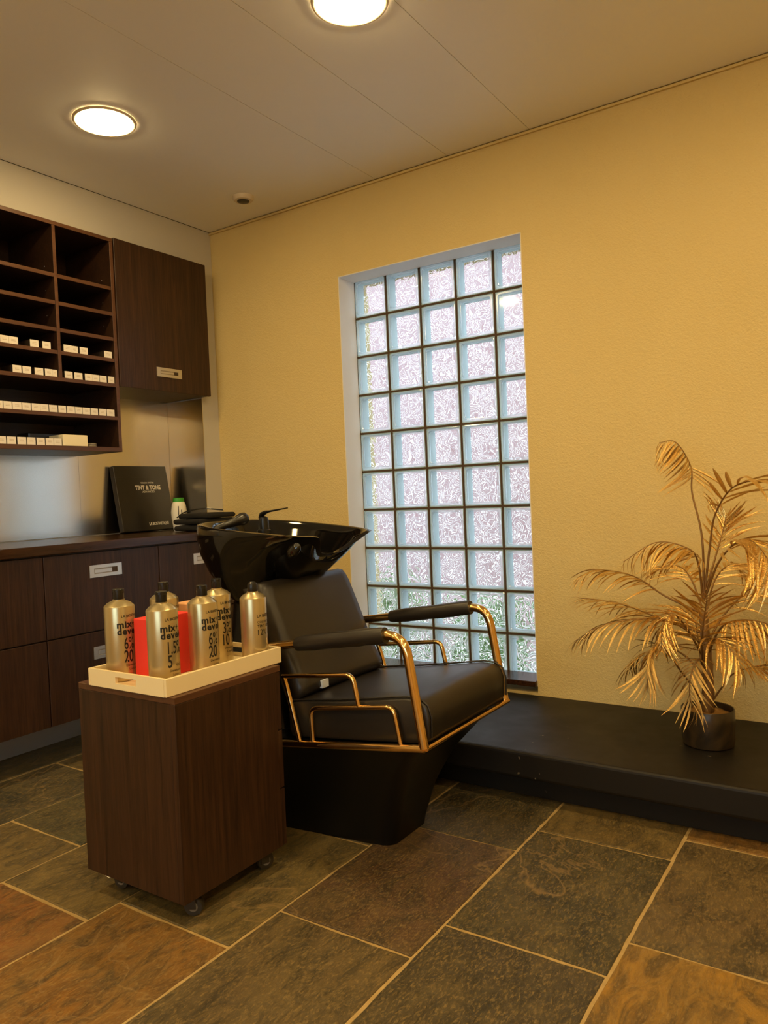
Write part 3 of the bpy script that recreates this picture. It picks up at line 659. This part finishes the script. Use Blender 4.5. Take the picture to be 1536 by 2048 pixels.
# ------------------------------------------------------------------ wash chair with basin
CYM = 2.135
KS = .953
ch = empty('wash_chair', (-1.65, CYM, 0)); tag(ch, 'black backwash salon chair with rose gold tube arms and shampoo basin', 'salon chair')
def loft(bm, rings, cap0=True, cap1=True):
    vr = [[bm.verts.new(p) for p in r_] for r_ in rings]; n = len(vr[0])
    for A, B in zip(vr, vr[1:]):
        for k in range(n): bm.faces.new((A[k], A[(k+1) % n], B[(k+1) % n], B[k]))
    if cap0: bm.faces.new(vr[0][::-1])
    if cap1: bm.faces.new(vr[-1])
    return vr
CO = Vector((-1.65, CYM, 0))
def rrect(x0, x1, hw0, hw1, z0, z1, r=.03, n=5):
    """rounded trapezoid: x0 rear (half width hw0,z0), x1 front (hw1,z1)"""
    pts = []
    for (x, y, sx, sy, a0) in ((x0, -hw0, 1, 1, 180), (x1, -hw1, -1, 1, 270), (x1, hw1, -1, -1, 0), (x0, hw0, 1, -1, 90)):
        for k in range(n):
            a = R(a0+90*k/(n-1)); px_ = x+sx*r+r*math.cos(a); py_ = CYM+y+sy*r+r*math.sin(a)
            f = (px_-x0)/(x1-x0); pts.append(Vector((px_, py_, z0+(z1-z0)*f))-CO)
    return pts
# pedestal
bm = bm_new()
ZF = CAMZ-CAMZ/KS+.0006   # floor level in the chair's own units
loft(bm, [rrect(-2.12, -1.372, .200, .122, ZF, ZF, .045, 7), rrect(-2.12, -1.366, .200, .126, ZF+.03, ZF+.03, .048, 7), rrect(-2.12, -1.330, .215, .150, .09, .10, .052, 7), rrect(-2.12, -1.275, .235, .188, .18, .21, .050, 7), rrect(-2.12, -1.200, .258, .236, .250, .300, .040, 7), rrect(-2.12, -1.150, .268, .262, .272, .346, .03, 7)])
smooth_angle(make('pedestal', bm, 'satin_black', ch), 32)
bm = bm_new()
loft(bm, [rrect(-2.12, -1.74, .20, .20, .27, .27, .05), rrect(-2.10, -1.80, .16, .15, .45, .45, .05), rrect(-2.08, -1.84, .12, .12, .62, .62, .05), rrect(-2.07, -1.86, .11, .11, .76, .76, .05)])
smooth_angle(make('column', bm, 'satin_black', ch), 32)
# seat cushion: side profile lofted across the width
def seat_profile(y):
    pts = []
    prof = [(-1.655, .310), (-1.665, .33), (-1.668, .405), (-1.655, .428), (-1.60, .437), (-1.45, .455), (-1.30, .478), (-1.20, .494), (-1.155, .492), (-1.132, .476), (-1.122, .445), (-1.124, .385), (-1.135, .366), (-1.15, .362)]
    return [Vector((x, y, z))-CO for x, z in prof]
bm = bm_new(); hw = .262
ys = [(-hw, .90), (-hw+.004, .965), (-hw+.014, 1), (-.15, 1), (0, 1), (.15, 1), (hw-.014, 1), (hw-.004, .965), (hw, .90)]
rings = []
for dy, s in ys:
    pr = seat_profile(CYM+dy); cen = Vector((-1.40, CYM+dy, .40))-CO
    puff = .006*(1-(dy/hw)**2)
    rings.append([cen+Vector(((q.x-cen.x)*(1-(1-s)*.25), 0, (q.z-cen.z)*s+(puff if q.z > cen.z+.02 else 0))) for q in pr])
loft(bm, rings); seat = smooth_angle(make('seat', bm, 'leather', ch), 50)
for sgn in (-1, 1):
    q = [Vector((x, CYM+sgn*(hw-.006), z)) for x, z in ((-1.655, .432), (-1.60, .441), (-1.45, .459), (-1.30, .482), (-1.20, .4975), (-1.155, .495), (-1.130, .478), (-1.119, .445), (-1.121, .385))]
    pp = world_of(ch); bm = bm_new(); tube(bm, [v_-pp for v_ in q], .0032, 6); smooth_angle(make('piping', bm, 'piping', seat), 60)
# backrest
bm = bm_new(); L_ = .42; hwB = .247
nu, nv = 14, 16
def back_pt(u, v, side):
    # u across -1..1, v 0..1 up, rounded corners
    top = 1-.045*max(0, abs(u)-.78)/.22*1.0
    y = u*hwB*(1-.06*max(0, v-.85)/.15*abs(u)); zl = v*L_
    edge = min(1, (1-abs(u))/.10); vedge = min(1, min(v, 1-v)/.07)
    prof = math.sqrt(max(0, 1-(1-edge)**2))*math.sqrt(max(0, 1-(1-vedge)**2))
    thick = .045*prof+(.012*(1-u*u)*math.sin(v*math.pi) if side > 0 else 0)+(.016*max(0, .25-v)/.25*prof if side > 0 else 0)
    return y, zl, side*thick
tilt = R(23.0); bx, bz = -1.655, .425
def back_world(y, zl, n_):
    return Vector((bx-zl*math.sin(tilt)+n_*math.cos(tilt), CYM+y, bz+zl*math.cos(tilt)+n_*math.sin(tilt)))-CO
us = [math.sin(-math.pi/2+math.pi*i/nu) for i in range(nu+1)]; vs2 = [.5-.5*math.cos(math.pi*j/nv) for j in range(nv+1)]
for side in (1, -1):
    g = [[bm.verts.new(back_world(*back_pt(u, v_, side))) for u in us] for v_ in vs2]
    for j in range(nv):
        for i in range(nu): bm.faces.new((g[j][i], g[j][i+1], g[j+1][i+1], g[j+1][i]))
bmesh.ops.remove_doubles(bm, verts=bm.verts, dist=.0005)
backrest = make('backrest', bm, 'leather', ch, smooth=True)
bm = bm_new(); box(bm, (-1.622, 1.985, .452), (-1.607, 2.02, .478)); 
for q in bm.verts: q.co -= CO
o = make('care_tag', bm, 'tag', backrest); o['label'] = 'small pale sewn-in tag'
# side frames
for sgn, Ys in ((-1, CYM-.277), (1, CYM+.277)):
    def pv(x, z): return (x, Ys, z)
    fr = tube_obj('arm_frame', fillet([pv(-1.76, .605), pv(-1.19, .690), pv(-1.136, .358)], .075, 10), .0145, 'gold_tube', ch, 14); fr['label'] = 'rose gold tube armrest frame'
    tube_obj('side_rail', [pv(-1.80, .278), pv(-1.136, .356)], .0125, 'gold_tube', ch, 12)
    tube_obj('rear_strut', [pv(-1.668, .520), pv(-1.655, .485), pv(-1.605, .305)], .009, 'gold_tube', ch)
    tube_obj('guard_rail', fillet([pv(-1.67, .516), pv(-1.385, .548), pv(-1.364, .452)], .03, 6), .008, 'gold_tube', ch)
    tube_obj('guard_rail', fillet([pv(-1.552, .312), pv(-1.556, .424), pv(-1.238, .466), pv(-1.216, .352)], .03, 6), .008, 'gold_tube', ch)
    bm = bm_new(); pts = [Vector(pv(-1.600+.345*i/10, .628+.345*i/10*.150)) for i in range(11)]
    tube(bm, [p_-CO for p_ in pts], [.0215, .0245, .026, .0255, .026, .025, .0255, .026, .0265, .026, .024], 16)
    for q in bm.verts: q.co.z += .003*noise.noise(q.co*60)
    ap = smooth_angle(make('arm_pad', bm, 'leather', ch), 50); ap['label'] = 'black leatherette armrest sleeve'
tube_obj('front_rail', [(-1.130, CYM-.277, .357), (-1.128, CYM+.285, .357)], .0085, 'gold_tube', ch)
# basin
zr = lambda x: .967+(-1.60-x)*.088
BC = [  # (drop, rear x, front x, half width)
 (0, -2.205, -1.580, .250), (.005, -2.208, -1.586, .252), (.03, -2.208, -1.628, .250), (.06, -2.205, -1.668, .245), (.11, -2.195, -1.738, .230), (.18, -2.165, -1.815, .195), (.25, -2.115, -1.865, .15), (.29, -2.08, -1.875, .12)]
NB = 64
def outline(xr, xf, hw, taper=.10):
    cx_ = (xr+xf)/2; a = (xf-xr)/2; pts = []
    for k in range(NB):
        th_ = 2*math.pi*k/NB; c_, s_ = math.cos(th_), math.sin(th_)
        n_ = 4.6 if c_ > 0 else 2.6
        rr = (abs(c_)**n_+abs(s_)**n_)**(-1/n_)
        pts.append((cx_+a*rr*c_, hw*rr*s_*(1 if c_ < 0 else 1-taper*c_), th_))
    return pts
def dip(th_, amt): 
    c_ = math.cos(th_); s_ = abs(math.sin(th_))
    if c_ < 0: return 0
    f = max(0, 1-(s_/.60)**2); return amt*f*f*(3-2*f)
bm = bm_new(); rings = []
inner = [(.30, -2.00, -1.86, .05), (.17, -2.07, -1.76, .135), (.09, -2.12, -1.675, .185), (.03, -2.16, -1.622, .215), (.004, -2.178, -1.606, .228), (-.002, -2.190, -1.594, .240)]
for dr, xr, xf, hw_ in inner[1:]:
    rings.append([Vector((x-dip(t_, .085*max(.2, 1-max(0, dr)/.10)), CYM+y, zr(x)-dr-dip(t_, .070*max(0, 1-dr/.12))))-CO for x, y, t_ in outline(xr, xf, hw_)])
for dr, xr, xf, hw_ in BC:
    rings.append([Vector((x-dip(t_, .085*max(0, 1-dr/.10)), CYM+y, zr(x)-dr-dip(t_, .070*max(0, 1-dr/.16))))-CO for x, y, t_ in outline(xr, xf, hw_, .10+2.4*dr if dr < .12 else .388)])
loft(bm, rings); basin = smooth_angle(make('basin', bm, 'gloss_black', ch), 60)
# glossy oval added on the side of the basin
bm = bm_new(); bmesh.ops.create_uvsphere(bm, u_segments=24, v_segments=14, radius=1)
rotm = Matrix.Rotation(R(-38), 4, 'Y')
for q in bm.verts:
    c_ = Vector((q.co.x*.034, q.co.y*.016, q.co.z*.020)); q.co = rotm @ c_ + Vector((-1.645, CYM-.222, .925))-CO
make('basin_oval', bm, 'gloss_black', basin, smooth=True)
# faucet on the rear deck of the basin
def PXY(px, py, Y):
    d = r2*((px-768)/FPX)-u2*((py-1024)/FPX)+fw; d = d*(Y/d.y); return Vector((d.x, d.y, d.z+CAMZ))
fb = PXY(528, 1058, 2.21)
fa = empty('faucet', fb-CO); fa.parent = ch
bm = bm_new(); lathe(bm, [(.028, -.03), (.028, -.004), (.020, 0), (.0195, .034), (.018, .045), (.010, .050)], 28); smooth_angle(make('faucet_body', bm, 'black_plastic', fa), 40)
e_ = PXY(575, 1016, 2.21)-fb
bm = bm_new()
hp = [Vector((-.012, 0, .046)), Vector((-.006, 0, .058)), Vector((.012, 0, .066)), Vector((.035, -.002, .069)), Vector((e_.x, -.004, e_.z))]
prev = None; rs = []
for i, p_ in enumerate(hp):
    ww = [.016, .017, .014, .010, .008][i]; tt = [.010, .010, .007, .004, .0025][i]
    rs.append([p_+Vector((0, ww*math.cos(a), tt*math.sin(a))) for a in [2*math.pi*k/14 for k in range(14)]])
loft(bm, rs); smooth_angle(make('lever', bm, 'black_plastic', fa), 50)
s0, s1 = PXY(490, 1036, 2.12), PXY(432, 1058, 2.0)
bm = bm_new(); dd = (s1-s0)
tube(bm, [q-CO for q in (s0-dd*.10, s0-dd*.02, s0+dd*.12, s0+dd*.3, s0+dd*.65, s0+dd*1.0, s0+dd*1.05)], [.010, .022, .025, .019, .014, .013, .008], 16)
smooth_angle(make('hand_shower', bm, 'black_plastic', ch), 50)
bm = bm_new(); hz = [Vector((-1.98, 2.00, .80)), Vector((-1.86, 1.985, .70)), Vector((-1.84, 1.99, .58)), Vector((-1.86, 2.0, .42)), Vector((-1.87, 2.02, .29))]
hp = []
for i in range(60):
    f = i/59*(len(hz)-1); k = min(int(f), len(hz)-2); hp.append(hz[k].lerp(hz[k+1], f-k)-CO)
tube(bm, hp, [.013+.002*(i % 2) for i in range(60)], 12); make('drain_hose', bm, 'rubber', ch, smooth=True)

ch.scale = (KS, KS, KS); ch.location = Vector((-1.65*KS, CYM*KS, CAMZ-CAMZ*KS))

# ------------------------------------------------------------------ gold palm in a pot
PC = Vector((-.540, 2.778, .1845))
palm = empty('potted_palm', PC); tag(palm, 'gold artificial palm in a dark round pot on the black platform', 'artificial plant')
bm = bm_new(); lathe(bm, [(.076, 0), (.082, .003), (.086, .03), (.088, .085), (.087, .125), (.085, .128), (.082, .126), (.080, .105)], 44); smooth_angle(make('pot', bm, 'pot', palm), 40)
bm = bm_new(); lathe(bm, [(.0795, .100), (.079, .106), (.04, .112), (.01, .114)], 32); 
for q in bm.verts: q.co.z += .004*noise.noise(q.co*60)
make('moss', bm, 'soil', palm, smooth=True)
bm = bm_new(); rs = []
for i in range(15):
    f = i/14; rs.append([Vector((.005*math.sin(f*4)+(.021-.008*f+.002*(i % 2))*math.cos(a), (.021-.008*f+.002*(i % 2))*math.sin(a), .10+.36*f)) for a in [2*math.pi*k/12 for k in range(12)]])
loft(bm, rs); smooth_angle(make('trunk', bm, 'trunk', palm), 50)
# leaflet prototypes: slim blade along +X, folded along its rib, drooping towards -Z
def leaf_proto(droop, fold):
    vv, ff = [], []; n_ = 6
    for i in range(n_+1):
        f = i/n_; wd = .5*.076*(math.sin(math.pi*min(1, f*.92+.08))**.7)*(1-.35*f) if i < n_ else .002
        x = f*math.cos(droop*f*.6); z = -droop*f*f*.55
        vv += [(x, -wd, z+fold*wd), (x, 0, z), (x, wd, z+fold*wd)]
    for i in range(n_):
        a = i*3; ff += [(a, a+1, a+4, a+3), (a+1, a+2, a+5, a+4)]
    me = mesh_from('leaflet', vv, ff, 'gold_leaf')
    for p in me.polygons: p.use_smooth = True
    return me, vv, ff
PROTO = [leaf_proto(d_, f_) for d_, f_ in ((.25, .5), (.55, .6), (.9, .5), (.4, .8))]
leaf_count = 0
def frond(pxs, dys, n_leaf, ln, droop=1.0, start=.3, spread=62, hang=0.0):
    """pxs: photo points of the rib; dys: depth offset of each from the pot centre"""
    global leaf_count
    pts = [PXY(px, py, PC.y+dy) for (px, py), dy in zip(pxs, dys)]
    # Catmull-Rom resample
    P_ = [pts[0]*2-pts[1]]+pts+[pts[-1]*2-pts[-2]]; path = []
    for i in range(1, len(P_)-2):
        for k in range(8):
            s = k/8; a, b, c_, d_ = P_[i-1], P_[i], P_[i+1], P_[i+2]
            path.append(.5*((2*b)+(c_-a)*s+(2*a-5*b+4*c_-d_)*s*s+(3*b-a-3*c_+d_)*s**3))
    path.append(pts[-1]); N_ = len(path)
    bm = bm_new(); tube(bm, [q-PC for q in path], [.0042*(1-.75*i/(N_-1)) for i in range(N_)], 6)
    fo = smooth_angle(make('frond', bm, 'gold_stalk', palm), 70)
    rest_v, rest_f = [], []
    n_leaf = int(n_leaf*1.35)
    for k in range(n_leaf):
        f = start+(1-start)*(k+.5)/n_leaf; i = min(int(f*(N_-1)), N_-2); p = path[i].lerp(path[i+1], f*(N_-1)-i)
        tan = (path[min(i+2, N_-1)]-path[max(i-1, 0)]).normalized()
        upv = Vector((0, 0, 1)); sidev = tan.cross(upv)
        if sidev.length < .25: sidev = tan.cross(Vector((.3, 1, 0)))
        sidev.normalize(); nrm = sidev.cross(tan).normalized()
        rel = (f-start)/(1-start); L = 1.22*ln*(.55+.55*math.sin(math.pi*min(1, rel*.85+.18)))*random.uniform(.88, 1.1)
        if rel > .9: L *= .75
        for sg in (-1, 1):
            ang = R(spread*(1-.55*rel)+random.uniform(-8, 8))
            d_ = tan*math.cos(ang)+sidev*sg*math.sin(ang)+nrm*random.uniform(-.05, .18)-upv*(.12*droop+hang)
            d_.normalize(); nz = (nrm+Vector((random.uniform(-.2, .2), random.uniform(-.2, .2), .2))); nz = (nz-d_*nz.dot(d_)).normalized(); ny = nz.cross(d_)
            me, vv, ff = PROTO[min(3, int(random.random()*2+droop))] if droop < 2 else PROTO[2]
            q = p-PC
            # keep blades clear of the plaster wall
            tipy = PC.y+q.y+d_.y*L
            if tipy > 3.105: d_.y -= (tipy-3.105)/L; d_.normalize(); nz = (nz-d_*nz.dot(d_)).normalized(); ny = nz.cross(d_)
            mw = Matrix(((d_.x*L, ny.x*L*.95, nz.x*L, q.x), (d_.y*L, ny.y*L*.95, nz.y*L, q.y), (d_.z*L, ny.z*L*.95, nz.z*L, q.z), (0, 0, 0, 1)))
            if leaf_count < 300:
                o = link('leaflet', me, fo); o.matrix_local = mw; leaf_count += 1
            else:
                b0 = len(rest_v); rest_v += [mw @ Vector(c_) for c_ in vv]; rest_f += [tuple(b0+j for j in g_) for g_ in ff]
    if rest_v:
        o = link('leaflets', mesh_from('leaflets', rest_v, rest_f, 'gold_leaf'), fo); o['kind'] = 'stuff'
T0 = (1408, 1190)
frond([(1408, 1200), (1404, 1075), (1384, 985), (1382, 935), (1352, 885), (1318, 885)], [0, 0, .02, .02, 0, -.02], 14, .105, 1.0, .50, 70, .8)
frond([(1408, 1200), (1420, 1090), (1432, 1025), (1470, 972), (1536, 962), (1590, 985)], [0, .0, -.02, -.06, -.10, -.12], 10, .175, .4, .42, 62)
frond([(1406, 1200), (1396, 1125), (1374, 1096), (1312, 1085), (1246, 1124)], [0, -.02, -.04, -.06, -.08], 13, .12, 1.2, .30, 66, .35)
frond([(1400, 1225), (1330, 1192), (1268, 1153), (1200, 1140), (1160, 1152)], [0, -.02, -.04, -.08, -.1], 13, .125, 1.0, .30, 60)
frond([(1404, 1290), (1360, 1252), (1296, 1238), (1208, 1250), (1150, 1282)], [0, -.06, -.12, -.18, -.2], 14, .13, .9, .30, 58)
frond([(1402, 1265), (1318, 1236), (1240, 1208), (1156, 1195)], [0, .04, .06, .06], 12, .12, 1.0, .30, 55)
frond([(1404, 1400), (1366, 1348), (1318, 1290), (1296, 1325), (1296, 1385)], [-.02, -.08, -.14, -.17, -.17], 12, .11, 1.0, .42, 50)
frond([(1410, 1340), (1398, 1318), (1382, 1350), (1380, 1395), (1392, 1425)], [-.02, -.10, -.14, -.15, -.15], 12, .10, 1.0, .12, 58)
frond([(1406, 1330), (1404, 1280), (1410, 1225), (1415, 1190)], [-.02, -.10, -.15, -.19], 11, .125, .5, .15, 66)
frond([(1410, 1195), (1440, 1120), (1488, 1078), (1530, 1110), (1545, 1165)], [0, -.02, -.04, -.08, -.1], 14, .165, 1.1, .28, 60)
frond([(1412, 1180), (1432, 1110), (1446, 1062), (1452, 1030)], [0, .05, .08, .08], 10, .12, .5, .35, 55)
frond([(1412, 1290), (1452, 1225), (1512, 1172), (1580, 1170)], [0, .06, .12, .14], 11, .13, .8, .35, 60)
frond([(1412, 1320), (1440, 1258), (1480, 1240), (1536, 1248), (1580, 1280)], [0, -.04, -.07, -.10, -.12], 12, .12, 1.3, .30, 66, .7)
frond([(1420, 1410), (1440, 1380), (1466, 1348), (1508, 1334), (1560, 1330)], [0, 0, -.02, -.04, -.06], 8, .12, .8, .62, 55)
frond([(1404, 1215), (1382, 1158), (1354, 1132), (1304, 1138)], [0, .06, .10, .12], 12, .12, .9, .25, 62)
frond([(1404, 1310), (1372, 1254), (1344, 1228), (1326, 1258), (1322, 1300)], [-.02, -.10, -.15, -.18, -.2], 12, .115, 1.0, .22, 60)
frond([(1408, 1340), (1418, 1290), (1436, 1278), (1470, 1310), (1484, 1350)], [-.02, -.10, -.14, -.17, -.18], 11, .12, 1.0, .22, 56)
frond([(1406, 1350), (1368, 1310), (1330, 1296), (1280, 1312), (1250, 1345)], [0, .04, .08, .10, .12], 11, .12, .9, .3, 58)
frond([(1410, 1235), (1430, 1160), (1462, 1130), (1490, 1150)], [0, .08, .14, .16], 11, .13, .9, .25, 62)
frond([(1404, 1330), (1396, 1280), (1388, 1240), (1360, 1215)], [0, .06, .12, .16], 10, .13, .7, .25, 60)
